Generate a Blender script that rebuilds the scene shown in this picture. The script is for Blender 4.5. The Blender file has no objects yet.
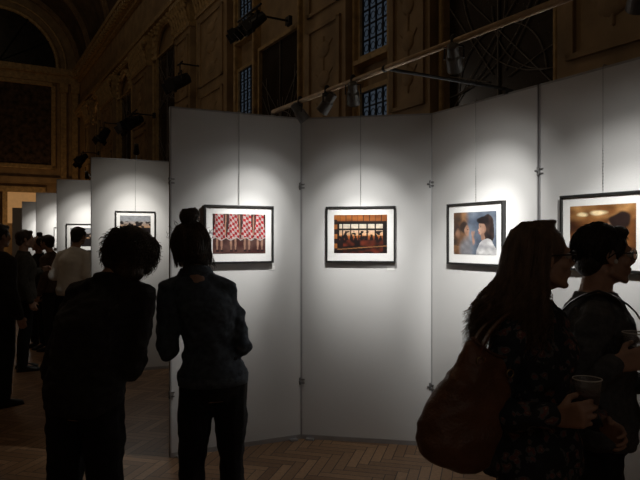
import bpy, bmesh, math, random
import numpy as np
from mathutils import Vector, Matrix, Euler, noise
random.seed(7)
COL=bpy.context.scene.collection
V=Vector
# ------------------------------------------------------------ materials
def new_mat(name):
    m=bpy.data.materials.new(name); m.use_nodes=True
    nt=m.node_tree; b=nt.nodes['Principled BSDF']; return m,nt,b
def mat(name,col,rough=.6,metal=0,nscale=8,namt=.25,bump=0.0,bscale=60,emit=None,estr=0,spec=.5,stretch=None,sheen=0):
    m,nt,b=new_mat(name)
    tc=nt.nodes.new('ShaderNodeTexCoord'); src=tc.outputs['Object']
    if stretch:
        mp=nt.nodes.new('ShaderNodeMapping'); mp.inputs['Scale'].default_value=stretch
        nt.links.new(src,mp.inputs['Vector']); src=mp.outputs['Vector']
    n=nt.nodes.new('ShaderNodeTexNoise'); n.inputs['Scale'].default_value=nscale; n.inputs['Detail'].default_value=4
    nt.links.new(src,n.inputs['Vector'])
    r=nt.nodes.new('ShaderNodeValToRGB')
    r.color_ramp.elements[0].position=.3; r.color_ramp.elements[1].position=.7
    r.color_ramp.elements[0].color=tuple(max(0,c*(1-namt)) for c in col)+(1,)
    r.color_ramp.elements[1].color=tuple(min(1,c*(1+namt)) for c in col)+(1,)
    nt.links.new(n.outputs['Fac'],r.inputs['Fac']); nt.links.new(r.outputs['Color'],b.inputs['Base Color'])
    b.inputs['Roughness'].default_value=rough; b.inputs['Metallic'].default_value=metal
    b.inputs['Specular IOR Level'].default_value=spec
    if sheen: b.inputs['Sheen Weight'].default_value=sheen
    if bump>0:
        n2=nt.nodes.new('ShaderNodeTexNoise'); n2.inputs['Scale'].default_value=bscale; n2.inputs['Detail'].default_value=3
        nt.links.new(src,n2.inputs['Vector'])
        bp=nt.nodes.new('ShaderNodeBump'); bp.inputs['Strength'].default_value=bump; bp.inputs['Distance'].default_value=.01
        nt.links.new(n2.outputs['Fac'],bp.inputs['Height']); nt.links.new(bp.outputs['Normal'],b.inputs['Normal'])
    if emit:
        b.inputs['Emission Color'].default_value=tuple(emit)+(1,); b.inputs['Emission Strength'].default_value=estr
    return m
def color_attr_mat(name,rough=.35):
    m,nt,b=new_mat(name)
    a=nt.nodes.new('ShaderNodeVertexColor'); a.layer_name='Col'
    nt.links.new(a.outputs['Color'],b.inputs['Base Color']); b.inputs['Roughness'].default_value=rough
    return m
def parquet():
    m,nt,b=new_mat('parquet_oak'); N=nt.nodes; L=nt.links
    def M(op,a,bv=None,c=None):
        n=N.new('ShaderNodeMath'); n.operation=op
        for i,x in enumerate((a,bv,c)):
            if x is None: continue
            if isinstance(x,(int,float)): n.inputs[i].default_value=x
            else: L.new(x,n.inputs[i])
        return n.outputs[0]
    tc=N.new('ShaderNodeTexCoord'); mp=N.new('ShaderNodeMapping')
    mp.inputs['Rotation'].default_value=(0,0,math.radians(45)); mp.inputs['Scale'].default_value=(14,14,14)
    L.new(tc.outputs['Object'],mp.inputs['Vector']); sp=N.new('ShaderNodeSeparateXYZ'); L.new(mp.outputs['Vector'],sp.inputs[0])
    x=M('ADD',sp.outputs[0],500.0); y=M('ADD',sp.outputs[1],500.0)
    n=5
    i=M('FLOOR',x); j=M('FLOOR',y); fx=M('FRACT',x); fy=M('FRACT',y)
    m_=M('MODULO',M('ADD',M('SUBTRACT',i,j),5000.0),2.0*n)
    hor=M('LESS_THAN',m_,n-.5)
    idh=M('ADD',M('MULTIPLY',M('SUBTRACT',i,m_),3.17),M('MULTIPLY',j,7.31))
    idv=M('ADD',M('MULTIPLY',i,5.73),M('MULTIPLY',M('ADD',j,M('SUBTRACT',m_,float(n))),11.9))
    ident=M('ADD',M('MULTIPLY',idh,hor),M('MULTIPLY',idv,M('SUBTRACT',1.0,hor)))
    wn=N.new('ShaderNodeTexWhiteNoise'); wn.noise_dimensions='1D'; L.new(ident,wn.inputs['W'])
    eh=M('MINIMUM',fy,M('SUBTRACT',1.0,fy)); ev=M('MINIMUM',fx,M('SUBTRACT',1.0,fx))
    ah=M('ADD',m_,fx); ah=M('MINIMUM',ah,M('SUBTRACT',float(n),ah))
    av=M('ADD',M('SUBTRACT',m_,float(n)),M('SUBTRACT',1.0,fy)); av=M('MINIMUM',av,M('SUBTRACT',float(n),av))
    e=M('ADD',M('MULTIPLY',M('MINIMUM',eh,ah),hor),M('MULTIPLY',M('MINIMUM',ev,av),M('SUBTRACT',1.0,hor)))
    seam=M('LESS_THAN',e,.045)
    r=N.new('ShaderNodeValToRGB'); r.color_ramp.elements[0].color=(.32,.175,.088,1); r.color_ramp.elements[1].color=(.58,.35,.19,1)
    L.new(wn.outputs['Value'],r.inputs['Fac'])
    nz=N.new('ShaderNodeTexNoise'); nz.inputs['Scale'].default_value=3; nz.inputs['Detail'].default_value=8; L.new(mp.outputs['Vector'],nz.inputs['Vector'])
    mx=N.new('ShaderNodeMixRGB'); mx.blend_type='MULTIPLY'; mx.inputs[0].default_value=.6
    L.new(r.outputs['Color'],mx.inputs[1]); L.new(nz.outputs['Fac'],mx.inputs[2])
    m2=N.new('ShaderNodeMixRGB'); L.new(seam,m2.inputs[0]); L.new(mx.outputs[0],m2.inputs[1]); m2.inputs[2].default_value=(.03,.018,.012,1)
    L.new(m2.outputs[0],b.inputs['Base Color']); b.inputs['Roughness'].default_value=.34
    bp=N.new('ShaderNodeBump'); bp.invert=True; bp.inputs['Strength'].default_value=.3; bp.inputs['Distance'].default_value=.004
    L.new(seam,bp.inputs['Height']); L.new(bp.outputs['Normal'],b.inputs['Normal'])
    return m
def floral():
    m,nt,b=new_mat('floral_fabric'); N=nt.nodes; L=nt.links
    tc=N.new('ShaderNodeTexCoord'); nn=N.new('ShaderNodeTexNoise'); nn.inputs['Scale'].default_value=30; L.new(tc.outputs['Object'],nn.inputs['Vector'])
    mxv=N.new('ShaderNodeMixRGB'); mxv.inputs[0].default_value=.05; L.new(tc.outputs['Object'],mxv.inputs[1]); L.new(nn.outputs['Color'],mxv.inputs[2])
    vo=N.new('ShaderNodeTexVoronoi'); vo.inputs['Scale'].default_value=30
    L.new(mxv.outputs[0],vo.inputs['Vector'])
    r=N.new('ShaderNodeValToRGB'); r.color_ramp.interpolation='CONSTANT'
    e=r.color_ramp.elements; e[0].position=0; e[0].color=(.30,.22,.18,1); e[1].position=.14; e[1].color=(.19,.07,.065,1)
    x=e.new(.30); x.color=(.12,.125,.13,1); x=e.new(.42); x.color=(.020,.024,.032,1)
    L.new(vo.outputs['Distance'],r.inputs['Fac'])
    n=N.new('ShaderNodeTexNoise'); n.inputs['Scale'].default_value=11; L.new(tc.outputs['Object'],n.inputs['Vector'])
    g=N.new('ShaderNodeMath'); g.operation='GREATER_THAN'; g.inputs[1].default_value=.58; L.new(n.outputs['Fac'],g.inputs[0])
    mx=N.new('ShaderNodeMixRGB'); L.new(g.outputs[0],mx.inputs[0]); L.new(r.outputs[0],mx.inputs[1]); mx.inputs[2].default_value=(.020,.026,.036,1)
    L.new(mx.outputs[0],b.inputs['Base Color']); b.inputs['Roughness'].default_value=.8
    return m
M_={}
M_['wall']=mat('ochre_stone',(.34,.24,.13),.6,0,3,.25,.25,25)
M_['gilt']=mat('gilded_carving',(.46,.33,.16),.5,.2,9,.3,.4,30)
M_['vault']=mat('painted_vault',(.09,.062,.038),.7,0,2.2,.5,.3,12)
M_['ribstone']=mat('vault_rib_stone',(.24,.165,.09),.7,0,4,.3,.3,20)
M_['floor']=parquet()
M_['darkglass']=mat('dark_leaded_glass',(.018,.015,.013),.25,0,3,.6)
M_['blueglass']=mat('dusk_glow_leaded_glass',(.03,.04,.05),.3,0,9,.7,emit=(.14,.19,.26),estr=.15)  # faint emission in the pane stands in for the dusk sky outside
M_['lead']=mat('lead_came',(.02,.02,.02),.5,.6)
M_['goldline']=mat('pale_tracery',(.17,.155,.14),.6,0)
M_['tapestry']=mat('faded_tapestry',(.07,.045,.03),.9,0,5,.8,.4,40)
M_['panel']=mat('off_white_felt_board',(.62,.62,.615),.9,0,220,.04,.12,300,spec=.15)
M_['alu']=mat('aluminium_profile',(.40,.40,.41),.5,.5,10,.1)
M_['steel']=mat('grey_steel',(.20,.20,.20),.4,.6,10,.2)
M_['railm']=mat('bronze_rail',(.66,.50,.33),.45,.2,12,.2)
M_['black']=mat('black_lacquer',(.012,.012,.012),.45,0,20,.2)
M_['lampblack']=mat('lamp_black_metal',(.025,.025,.027),.4,.2,20,.2)
M_['lampgrey']=mat('lamp_grey_metal',(.15,.15,.145),.4,.3,20,.2)
M_['lens']=mat('lamp_glass',(.8,.8,.8),.1,0,5,.05,emit=(1,.95,.85),estr=1.2)
M_['matboard']=mat('white_mat_board',(.74,.74,.73),.8,0,100,.03)
M_['card']=mat('white_caption_card',(.75,.75,.73),.8,0,80,.03)
M_['print']=color_attr_mat('photographic_print')
M_['skin']=mat('skin_fair',(.46,.285,.21),.5,0,25,.12,.1,150)
M_['eye']=mat('eye_white',(.5,.48,.45),.2,0,5,.05)
M_['hairbrown']=mat('brown_hair',(.060,.038,.025),.45,0,14,.5,.8,70,stretch=(3,3,.5))
M_['hairdark']=mat('dark_hair',(.022,.017,.014),.4,0,14,.5,.8,70,stretch=(3,3,.5))
M_['hairauburn']=mat('long_brown_hair',(.175,.112,.072),.42,0,14,.45,.8,80,stretch=(4,4,.4))
M_['darkjacket']=mat('dark_wool',(.024,.022,.024),.9,0,30,.3,.4,180)
M_['denim']=mat('blue_grey_denim',(.066,.088,.118),.85,0,40,.35,.5,260)
M_['denimseam']=mat('denim_seam',(.080,.104,.134),.85,0,40,.35,.5,260)
M_['trouser']=mat('black_trouser_cloth',(.010,.010,.013),.9,0,30,.3,.3,180)
M_['brownjacket']=mat('brown_cloth',(.10,.062,.045),.9,0,30,.3,.3,180)
M_['olive']=mat('olive_cloth',(.055,.052,.042),.9,0,30,.3,.3,180)
M_['whiteshirt']=mat('white_shirt_cloth',(.90,.89,.86),.85,0,20,.02,.1,90,sheen=.3)
M_['greyshirt']=mat('grey_jersey',(.085,.088,.095),.9,0,60,.25,.3,240)
M_['floral']=floral()
M_['leather']=mat('brown_leather',(.17,.078,.044),.40,0,10,.25,.3,120)
M_['darkstrap']=mat('leather_strap',(.12,.055,.034),.45,0,10,.3,.3,90)
M_['brass']=mat('brass_hardware',(.4,.3,.15),.35,.9)
M_['shoe']=mat('black_leather_shoe',(.01,.01,.01),.35,0,20,.2)
m,nt,b=new_mat('clear_plastic'); b.inputs['Transmission Weight'].default_value=.92; b.inputs['Roughness'].default_value=.08; b.inputs['IOR'].default_value=1.3; b.inputs['Base Color'].default_value=(.85,.85,.85,1)
M_['plastic']=m
M_['drink']=mat('dark_red_drink',(.06,.01,.01),.15,0,5,.2)
M_['doorglow']=mat('glowing_plaster_beyond',(.5,.33,.15),.8,0,4,.2,emit=(.9,.5,.2),estr=.22)  # emission stands in for warm light beyond the door
# ------------------------------------------------------------ mesh builder
def ico_pts(sub):
    bm=bmesh.new(); bmesh.ops.create_icosphere(bm,subdivisions=sub,radius=1)
    v=[x.co.copy() for x in bm.verts]; idx={x:i for i,x in enumerate(bm.verts)}
    f=[[idx[y] for y in q.verts] for q in bm.faces]; bm.free(); return v,f
ICO2=ico_pts(2); ICO3=ico_pts(3)
class MB:
    def __init__(s): s.v=[]; s.f=[]
    def add(s,v,f):
        o=len(s.v); s.v+= [V(p) for p in v]; s.f+=[[i+o for i in q] for q in f]
    def box(s,c,d,R=None):
        c=V(c); x,y,z=[q/2 for q in d]
        p=[V((a*x,b_*y,g*z)) for a in(-1,1) for b_ in(-1,1) for g in(-1,1)]
        if R is not None: p=[R@q for q in p]
        s.add([q+c for q in p],[[0,1,3,2],[4,6,7,5],[0,4,5,1],[2,3,7,6],[0,2,6,4],[1,5,7,3]])
    def box2(s,a,b_):
        s.box([(i+j)/2 for i,j in zip(a,b_)],[abs(j-i) for i,j in zip(a,b_)])
    def hull(s,pts):
        bm=bmesh.new()
        for p in pts: bm.verts.new(p)
        r=bmesh.ops.convex_hull(bm,input=bm.verts)
        dead=[x for x in bm.verts if not x.link_faces]
        for x in dead: bm.verts.remove(x)
        idx={x:i for i,x in enumerate(bm.verts)}
        s.add([x.co.copy() for x in bm.verts],[[idx[y] for y in q.verts] for q in bm.faces]); bm.free()
    def ball(s,c,r,hi=False):
        c=V(c); v,f=ICO3 if hi else ICO2
        s.add([p*r+c for p in v],f)
    def ell(s,c,r,M=None):
        v,f=ICO3; c=V(c); out=[]
        for p in v:
            q=V((p.x*r[0],p.y*r[1],p.z*r[2]))+c
            out.append(M@q if M else q)
        s.add(out,f)
    def cap(s,p0,r0,p1,r1,M=None):
        v=ICO2[0]; p0=V(p0);p1=V(p1)
        if M: p0=M@p0; p1=M@p1
        s.hull([p*r0+p0 for p in v]+[p*r1+p1 for p in v])
    def chain(s,pts,rs,M=None):
        for i in range(len(pts)-1): s.cap(pts[i],rs[i],pts[i+1],rs[i+1],M)
    def loft(s,rings,closed=False,caps=True):
        n=len(rings[0]); v=[p for r in rings for p in r]; f=[]
        m_=len(rings)
        for i in range(m_ if closed else m_-1):
            a=i*n; b_=((i+1)%m_)*n
            for j in range(n):
                k=(j+1)%n; f.append([a+j,a+k,b_+k,b_+j])
        if caps and not closed:
            f.append(list(range(n))[::-1]); f.append([(m_-1)*n+j for j in range(n)])
        s.add(v,f)
    def tube(s,pts,r,n=8,closed=False):
        pts=[V(p) for p in pts]; rings=[]; m_=len(pts); prev=None
        rs=r if isinstance(r,(list,tuple)) else [r]*m_
        for i,p in enumerate(pts):
            a=pts[i-1] if (i>0 or closed) else p; b_=pts[(i+1)%m_] if (i<m_-1 or closed) else p
            t=(b_-a).normalized()
            if prev is None: u=t.orthogonal().normalized()
            else:
                u=prev-t*prev.dot(t); u=u.normalized() if u.length>1e-6 else t.orthogonal().normalized()
            prev=u; w=t.cross(u)
            rings.append([p+u*math.cos(2*math.pi*k/n)*rs[i]+w*math.sin(2*math.pi*k/n)*rs[i] for k in range(n)])
        s.loft(rings,closed)
    def strip(s,pts,w,t,side):
        pts=[V(p) for p in pts]; side=V(side).normalized(); rings=[]
        for i,p in enumerate(pts):
            a=pts[max(i-1,0)]; b_=pts[min(i+1,len(pts)-1)]; d=(b_-a).normalized(); nn=d.cross(side).normalized()
            rings.append([p+side*w/2+nn*t/2,p-side*w/2+nn*t/2,p-side*w/2-nn*t/2,p+side*w/2-nn*t/2])
        s.loft(rings)
    def lathe(s,prof,M=None,n=24):
        rings=[]
        for r,z in prof:
            q=[V((r*math.cos(2*math.pi*k/n),r*math.sin(2*math.pi*k/n),z)) for k in range(n)]
            if M: q=[M@p for p in q]
            rings.append(q)
        s.loft(rings)
    def mesh(s,name,recalc=True):
        me=bpy.data.meshes.new(name); me.from_pydata([tuple(p) for p in s.v],[],s.f); me.update()
        if recalc:
            bm=bmesh.new(); bm.from_mesh(me); bmesh.ops.recalc_face_normals(bm,faces=bm.faces); bm.to_mesh(me); bm.free()
        return me
    def obj(s,name,m,parent=None,smooth=False,vox=None,sm=4,disp=None,bevel=0,**props):
        me=s.mesh(name)
        if vox:
            t=bpy.data.objects.new('tmp',me); COL.objects.link(t)
            r=t.modifiers.new('r','REMESH'); r.mode='VOXEL'; r.voxel_size=vox; r.use_smooth_shade=True
            if sm:
                q=t.modifiers.new('s','SMOOTH'); q.factor=.5; q.iterations=sm
            dg=bpy.context.evaluated_depsgraph_get(); me2=bpy.data.meshes.new_from_object(t.evaluated_get(dg))
            bpy.data.objects.remove(t); me=me2; me.name=name; smooth=True
        if disp:
            amp,sc=disp
            no=[v.normal.copy() for v in me.vertices]
            for v,nn in zip(me.vertices,no):
                p=v.co; q=V((p.x*sc,p.y*sc,p.z*sc*1.35))
                d=noise.noise(q)+.5*noise.noise(q*2.1+V((3,1,7)))
                ridge=.5-abs(noise.noise(q*.9+V((9,2,4))))*2
                v.co=p+nn*amp*(d+.6*ridge)
            me.update()
        me.materials.clear(); me.materials.append(m)
        if smooth:
            me.polygons.foreach_set('use_smooth',[True]*len(me.polygons))
        o=bpy.data.objects.new(name,me); COL.objects.link(o)
        if parent: o.parent=parent
        if bevel:
            bv=o.modifiers.new('b','BEVEL'); bv.width=bevel; bv.segments=2; bv.limit_method='ANGLE'
        for k_,x in props.items(): o[k_]=x
        return o
def empty(name,loc=(0,0,0),rz=0,**props):
    e=bpy.data.objects.new(name,None); e.empty_display_size=.1; COL.objects.link(e)
    e.location=loc; e.rotation_euler=(0,0,rz)
    for k_,x in props.items(): e[k_]=x
    return e
# ------------------------------------------------------------ camera
FP=620.0; CH=1.55
cam=bpy.data.cameras.new('camera'); co=bpy.data.objects.new('camera',cam); COL.objects.link(co)
co.location=(0,0,CH); co.rotation_euler=(math.pi/2,0,0); cam.sensor_width=36; cam.lens=FP/640*36; cam.clip_end=200
bpy.context.scene.camera=co
bpy.context.scene.view_settings.view_transform='Standard'
A30=math.radians(30)
W=4.8
def s_(px): return (px-320)/FP
def zx(px): return W/(.866*s_(px)+.5)
def ux(px): s=s_(px); return W*(.866-.5*s)/(.866*s+.5)
def hall(o): o.rotation_euler=(0,0,A30); return o
S=dict(kind='structure')
# ------------------------------------------------------------ room shell (mesh x=v, y=u)
U0,U1,VL,ZS=-3.0,31.0,-2.0,9.4
b=MB(); b.box2((VL-.2,U0-.2,-.1),(W+.2,U1+.2,0)); hall(b.obj('floor',M_['floor'],**S))
b=MB(); b.box2((W,U0,0),(W+.2,U1,ZS)); hall(b.obj('wall_right',M_['wall'],**S))
b=MB(); b.box2((VL-.2,U0,0),(VL,U1,ZS)); hall(b.obj('wall_left',M_['wall'],**S))
b=MB(); b.box2((VL,U1,0),(W,U1+.2,ZS+3.6)); hall(b.obj('wall_end',M_['wall'],**S))
b=MB(); b.box2((VL,U0-.2,0),(W,U0,ZS+3.6)); hall(b.obj('wall_back',M_['wall'],**S))
VC=(VL+W)/2; VR=(W-VL)/2
b=MB(); ra=[]; n=32
for (uu) in (U0,U1):
    ra.append([V((VC+VR*math.cos(math.pi*k/n),uu,ZS+VR*math.sin(math.pi*k/n))) for k in range(n+1)]+
              [V((VC+(VR+.15)*math.cos(math.pi*k/n),uu,ZS+(VR+.15)*math.sin(math.pi*k/n))) for k in range(n,-1,-1)])
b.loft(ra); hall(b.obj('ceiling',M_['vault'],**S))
tn=[0]
def trim(b,m='gilt',bevel=0,smooth=False):
    tn[0]+=1; o=b.obj('trim_%d'%tn[0],M_[m],bevel=bevel,smooth=smooth,**S); hall(o); return o
for uu in [4,9,14,19,24,28,30.7]:
    b=MB()
    for rr,w,t in ((VR-.05,.26,.10),(VR-.13,.12,.08)):
        R=[]
        for k in range(n+1):
            a=math.pi*k/n; c,si=math.cos(a),math.sin(a)
            R.append([V((VC+(rr+q*t/2)*c,uu+p*w/2,ZS+(rr+q*t/2)*si)) for p,q in((-1,-1),(1,-1),(1,1),(-1,1))])
        b.loft(R)
    trim(b,'ribstone')
for z0,z1,p in ((ZS-.45,ZS-.3,.12),(ZS-.3,ZS-.1,.22),(ZS-.1,ZS+.05,.36)):
    b=MB(); b.box2((W-p,U0,z0),(W,U1,z1))
    if p==.22:
        u=0
        while u<U1: b.box2((W-.34,u,z0),(W-.2,u+.14,z1-.03)); u+=.34
    trim(b)
b=MB(); b.box2((W-.16,U0,7.3),(W,U1,7.5)); b.box2((W-.26,U0,7.5),(W,U1,7.62))
u=0
while u<U1: b.ball((W-.18,u,7.4),.06); u+=.3
trim(b)
def pilaster(px0,px1,proj=.24,m='wall'):
    a,c=sorted((ux(px0),ux(px1))); w=c-a; b=MB()
    b.box2((W-proj,a,0),(W,c,6.55)); b.box2((W-proj-.08,a-.06,0),(W,c+.06,.5)); b.box2((W-proj-.05,a-.03,.5),(W,c+.03,.62))
    for z0,z1 in ((.8,2.9),(3.1,4.7),(4.9,6.35)):
        for (y0,y1,q0,q1) in ((a+w*.10,a+w*.17,z0,z1),(c-w*.17,c-w*.10,z0,z1),(a+w*.10,c-w*.10,z0,z0+.05),(a+w*.10,c-w*.10,z1-.05,z1)):
            b.box2((W-proj-.035,y0,q0),(W-proj,y1,q1))
        ym=(a+c)/2; zm=(z0+z1)/2
        b.cap((W-proj,ym,z0+.2),.02,(W-proj,ym,z1-.2),.02)
        for q in (-1,0,1):
            b.ell((W-proj,ym,zm+q*.42),(.035,w*.14,.12))
            for s in (-1,1): b.cap((W-proj,ym,zm+q*.42-.08),.022,(W-proj,ym+s*w*.2,zm+q*.42+.10),.014)
    trim(b,m)
    b=MB()
    b.box2((W-proj-.04,a-.03,6.5),(W,c+.03,6.58)); b.box2((W-proj-.12,a-.1,7.18),(W,c+.1,7.3))
    rings=[]
    for z,e in ((6.58,0),(6.8,.03),(7.0,.07),(7.18,.11)):
        rings.append([V((W-proj-e,a-e,z)),V((W-proj-e,c+e,z)),V((W,c+e,z)),V((W,a-e,z))])
    b.loft(rings)
    nn=max(3,int(w/.16))
    for row,(z,e) in enumerate(((6.66,.02),(6.86,.06),(7.05,.1))):
        for k in range(nn):
            y=a+w*(k+.5+(.25 if row%2 else 0))/nn
            b.cap((W-proj-e,y,z-.06),.05,(W-proj-e-.05,y,z+.08),.03)
    for y in (a-.05,c+.05): b.ball((W-proj-.12,y,7.1),.09)
    trim(b,'gilt')
for p in ((700,575),(446,404),(360,318),(238,207),(200,184),(156,140),(120,107),(96,91)): pilaster(*p)
for px in (566,450,398,362,312,306,260,241,203,181,158,136,121,101):
    u=ux(px); b=MB(); b.box2((W-.12,u-.035,0),(W,u+.035,7.3)); b.cap((W-.13,u,.2),.03,(W-.13,u,7.2),.03); trim(b,'gilt')
wn_=[0]
def window(px0,px1,z0,z1,glass,style,arch=False):
    wn_[0]+=1
    a,c=sorted((ux(px0),ux(px1))); w=c-a; x=W-.03
    b=MB(); fr=.06
    b.box2((W-.1,a-fr,z0-fr),(W,a,z1+fr)); b.box2((W-.1,c,z0-fr),(W,c+fr,z1+fr)); b.box2((W-.1,a,z0-fr),(W,c,z0)); b.box2((W-.1,a,z1),(W,c,z1+fr))
    b.box2((W-.16,a-fr-.05,z0-fr-.06),(W,c+fr+.05,z0-fr))
    if arch:
        pts=[V((W-.1,(a+c)/2+(w/2+.1)*math.cos(t),z1+(w/2+.1)*math.sin(t)*.8)) for t in [math.pi*k/14 for k in range(15)]]
        b.tube(pts,.09); 
        for p in pts: b.ball(p+V((-.06,0,0)),.07)
    o=b.obj('window_%d'%wn_[0],M_['gilt'],**S); hall(o)
    g=MB(); g.box2((W-.035,a,z0),(W-.005,c,z1)); g.obj('glass_pane',M_[glass],o)
    l=MB()
    if style=='grid':
        nu=max(2,round(w/.17)); nz=max(2,round((z1-z0)/.2))
        for k in range(nu+1): l.box2((W-.06,a+w*k/nu-.008,z0),(W-.03,a+w*k/nu+.008,z1))
        for k in range(nz+1): z=z0+(z1-z0)*k/nz; l.box2((W-.06,a,z-.008),(W-.03,c,z+.008))
        for i in range(nu):
            for k in range(nz):
                yc=a+w*(i+.5)/nu; zc=z0+(z1-z0)*(k+.5)/nz
                l.tube([(W-.045,yc+.05*math.cos(t),zc+.05*math.sin(t)) for t in [2*math.pi*q/10 for q in range(10)]],.006,4,True)
        l.obj('lead_lattice',M_['lead'],o)
    elif style=='rays':
        yc=(a+c)/2; rr=.0065
        for zc in (z0+1.55,z0+3.6):
            if zc+.8>z1: continue
            for k in (1,3,5,7,9):
                t=math.pi*k/10; dx,dz=math.cos(t),math.sin(t)
                L_=min(1.7,(w*.49)/max(abs(dx),.01)); L_=min(L_,(z1-zc)/max(dz,.01))
                l.tube([(W-.05,yc+.14*dx,zc+.14*dz),(W-.05,yc+L_*dx,zc+L_*dz)],rr,5)
            l.tube([(W-.05,yc+w*.40*math.cos(t),zc+w*.40*math.sin(t)) for t in [math.pi*q/24 for q in range(25)]],rr,5)
            for s in (-1,1):
                for cr in (.55,.85):
                    l.tube([(W-.05,max(a,min(c,yc+s*w*.49-s*w*cr*math.sin(t))),zc+w*cr*(1-math.cos(t))) for t in [math.pi/2*q/16 for q in range(17)]],rr,5)
                l.tube([(W-.05,yc+s*w*.49,zc-.2),(W-.05,yc-s*w*.49,zc+1.3)],rr,5)
        l.box2((W-.06,yc-.006,z0),(W-.04,yc+.006,z1))
        l.obj('tracery',M_['goldline'],o)
    return o
window(452,563,1.6,6.9,'darkglass','rays')
window(366,393,1.6,3.55,'blueglass','grid'); window(366,393,4.05,6.9,'blueglass','grid')
window(264,304,1.6,5.0,'darkglass','rays'); 
window(243,257,1.6,4.85,'blueglass','grid'); window(243,257,5.5,6.9,'blueglass','grid')
window(160,179,1.6,6.6,'darkglass','rays',True)
window(123,134,1.6,6.4,'darkglass','rays',True)
window(98,106,1.6,6.3,'darkglass','grid',True)
lr=2.45
ring=[V((VC+lr*math.cos(math.pi*k/24),U1-.02,ZS+.1+lr*math.sin(math.pi*k/24))) for k in range(25)]
b=MB(); b.tube([p for p in ring],.11); b.tube([V((VC+(lr+.35)*math.cos(math.pi*k/24),U1-.05,ZS+.1+(lr+.35)*math.sin(math.pi*k/24))) for k in range(25)],.05)
o=hall(b.obj('window_20',M_['gilt'],**S))
g=MB(); g.loft([[p+V((0,-.02,0)) for p in ring],[p+V((0,.0,0)) for p in ring]]); g.obj('glass_pane',M_['darkglass'],o)
g=MB()
for k in range(1,6):
    t=math.pi*k/6; g.tube([(VC,U1-.06,ZS+.1),(VC+lr*math.cos(t),U1-.06,ZS+.1+lr*math.sin(t))],.03,5)
g.obj('glazing_bars',M_['lead'],o)
b=MB(); b.box2((VL,U1-.3,ZS-.25),(W,U1,ZS+.05)); b.box2((VL,U1-.18,ZS-.6),(W,U1,ZS-.25))
u=VL
while u<W: b.box2((u,U1-.36,ZS-.2),(u+.16,U1-.3,ZS-.02)); u+=.36
trim(b)
for v0 in (3.95,4.45):
    b=MB(); b.box2((v0,U1-.18,0),(v0+.25,U1,8.4)); b.box2((v0-.06,U1-.26,8.4),(v0+.31,U1,8.8)); trim(b)
b=MB(); b.box2((VL,U1-.2,4.15),(W,U1,4.4)); trim(b,'wall')
e=empty('wall_tapestry',(0,0,0),A30,label='large faded wall tapestry in a carved gilt frame',category='tapestry')
e.location=Matrix.Rotation(A30,4,'Z')@V((VC,U1-.06,6.8))
g=MB(); g.box2((-2.2,-.03,-1.85),(2.2,.04,1.85)); g.obj('cloth',M_['tapestry'],e)
g=MB()
for a_,c_ in (((-2.35,-.1,-2),(-2.15,.05,2)),((2.15,-.1,-2),(2.35,.05,2)),((-2.35,-.1,-2),(2.35,.05,-1.8)),((-2.35,-.1,1.8),(2.35,.05,2))): g.box2(a_,c_)
g.obj('frame',M_['gilt'],e,bevel=.03)
b=MB()
b.box2((1.55,U1-.2,0),(1.75,U1,3.7)); b.box2((3.0,U1-.2,0),(3.2,U1,3.7)); b.box2((1.45,U1-.25,3.7),(3.3,U1,3.95))
o=hall(b.obj('door_1',M_['gilt'],**S))
g=MB(); g.box2((1.75,U1-.05,2.3),(3.0,U1-.01,3.7)); g.obj('transom',M_['doorglow'],o)
g=MB(); g.box2((1.75,U1-.08,0),(2.36,U1-.02,2.3)); g.obj('door_leaf',M_['wall'],o)
g=MB(); g.box2((2.39,U1-.08,0),(3.0,U1-.02,2.3)); g.obj('door_leaf',M_['wall'],o)
b=MB(); b.box2((W-.05,U0,0),(W,U1,.25)); hall(b.obj('baseboard_right',M_['wall'],**S))

# ------------------------------------------------------------ exhibition panels
P1=V((-1.078,4.425)); P2=V((-.149,4.86)); P3=V((.851,4.67)); P4=V((1.355,3.80)); P5=V((1.845,2.93))
D=V((-.5,.866))
HP=2.502
def seg(A,B):
    d=(B-A); return A,d.length,math.atan2(d.y,d.x)
def panel(A,B,label,clamps=True):
    A,L,a=seg(A,B)
    b=MB(); b.box2((.012,-.018,.03),(L-.012,.018,HP-.01))
    o=b.obj('exhibition_panel',M_['panel'],bevel=.002,label=label,category='display panel',group='white exhibition panels')
    o.location=(A.x,A.y,0); o.rotation_euler=(0,0,a)
    g=MB()
    g.box2((.004,-.021,0),(.014,.021,HP)); g.box2((L-.014,-.021,0),(L-.004,.021,HP)); g.box2((.004,-.021,HP-.012),(L-.004,.021,HP)); g.box2((.004,-.021,.0),(L-.004,.021,.035))
    g.obj('edge_profile',M_['alu'],o)
    if clamps:
        for z in (.45,1.97):
            g=MB(); g.cap((0,-.028,z-.022),.008,(0,-.028,z+.022),.008); g.box((.012,-.024,z+.014),(.045,.008,.008)); g.box((.012,-.024,z-.014),(.045,.008,.008)); g.cap((0,-.034,z),.006,(0,-.05,z),.007)
            g.obj('clamp',M_['steel'],o,smooth=False)
    for t in (.08,L-.08):
        g=MB(); g.box2((t-.03,-.06,0),(t+.03,.06,.012)); g.obj('foot',M_['alu'],o)
    return o
lab='white felt exhibition panel with thin metal edges and clamps'
panel(P1,P2,lab); panel(P2,P3,lab); panel(P3,P4,lab); panel(P4,P5,lab)
bays=[3.12,6.1,9.25,12.6,16.0]
for k in bays:
    panel(P1+D*k,P2+D*k,'white exhibition panel standing in the receding row',False)
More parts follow.
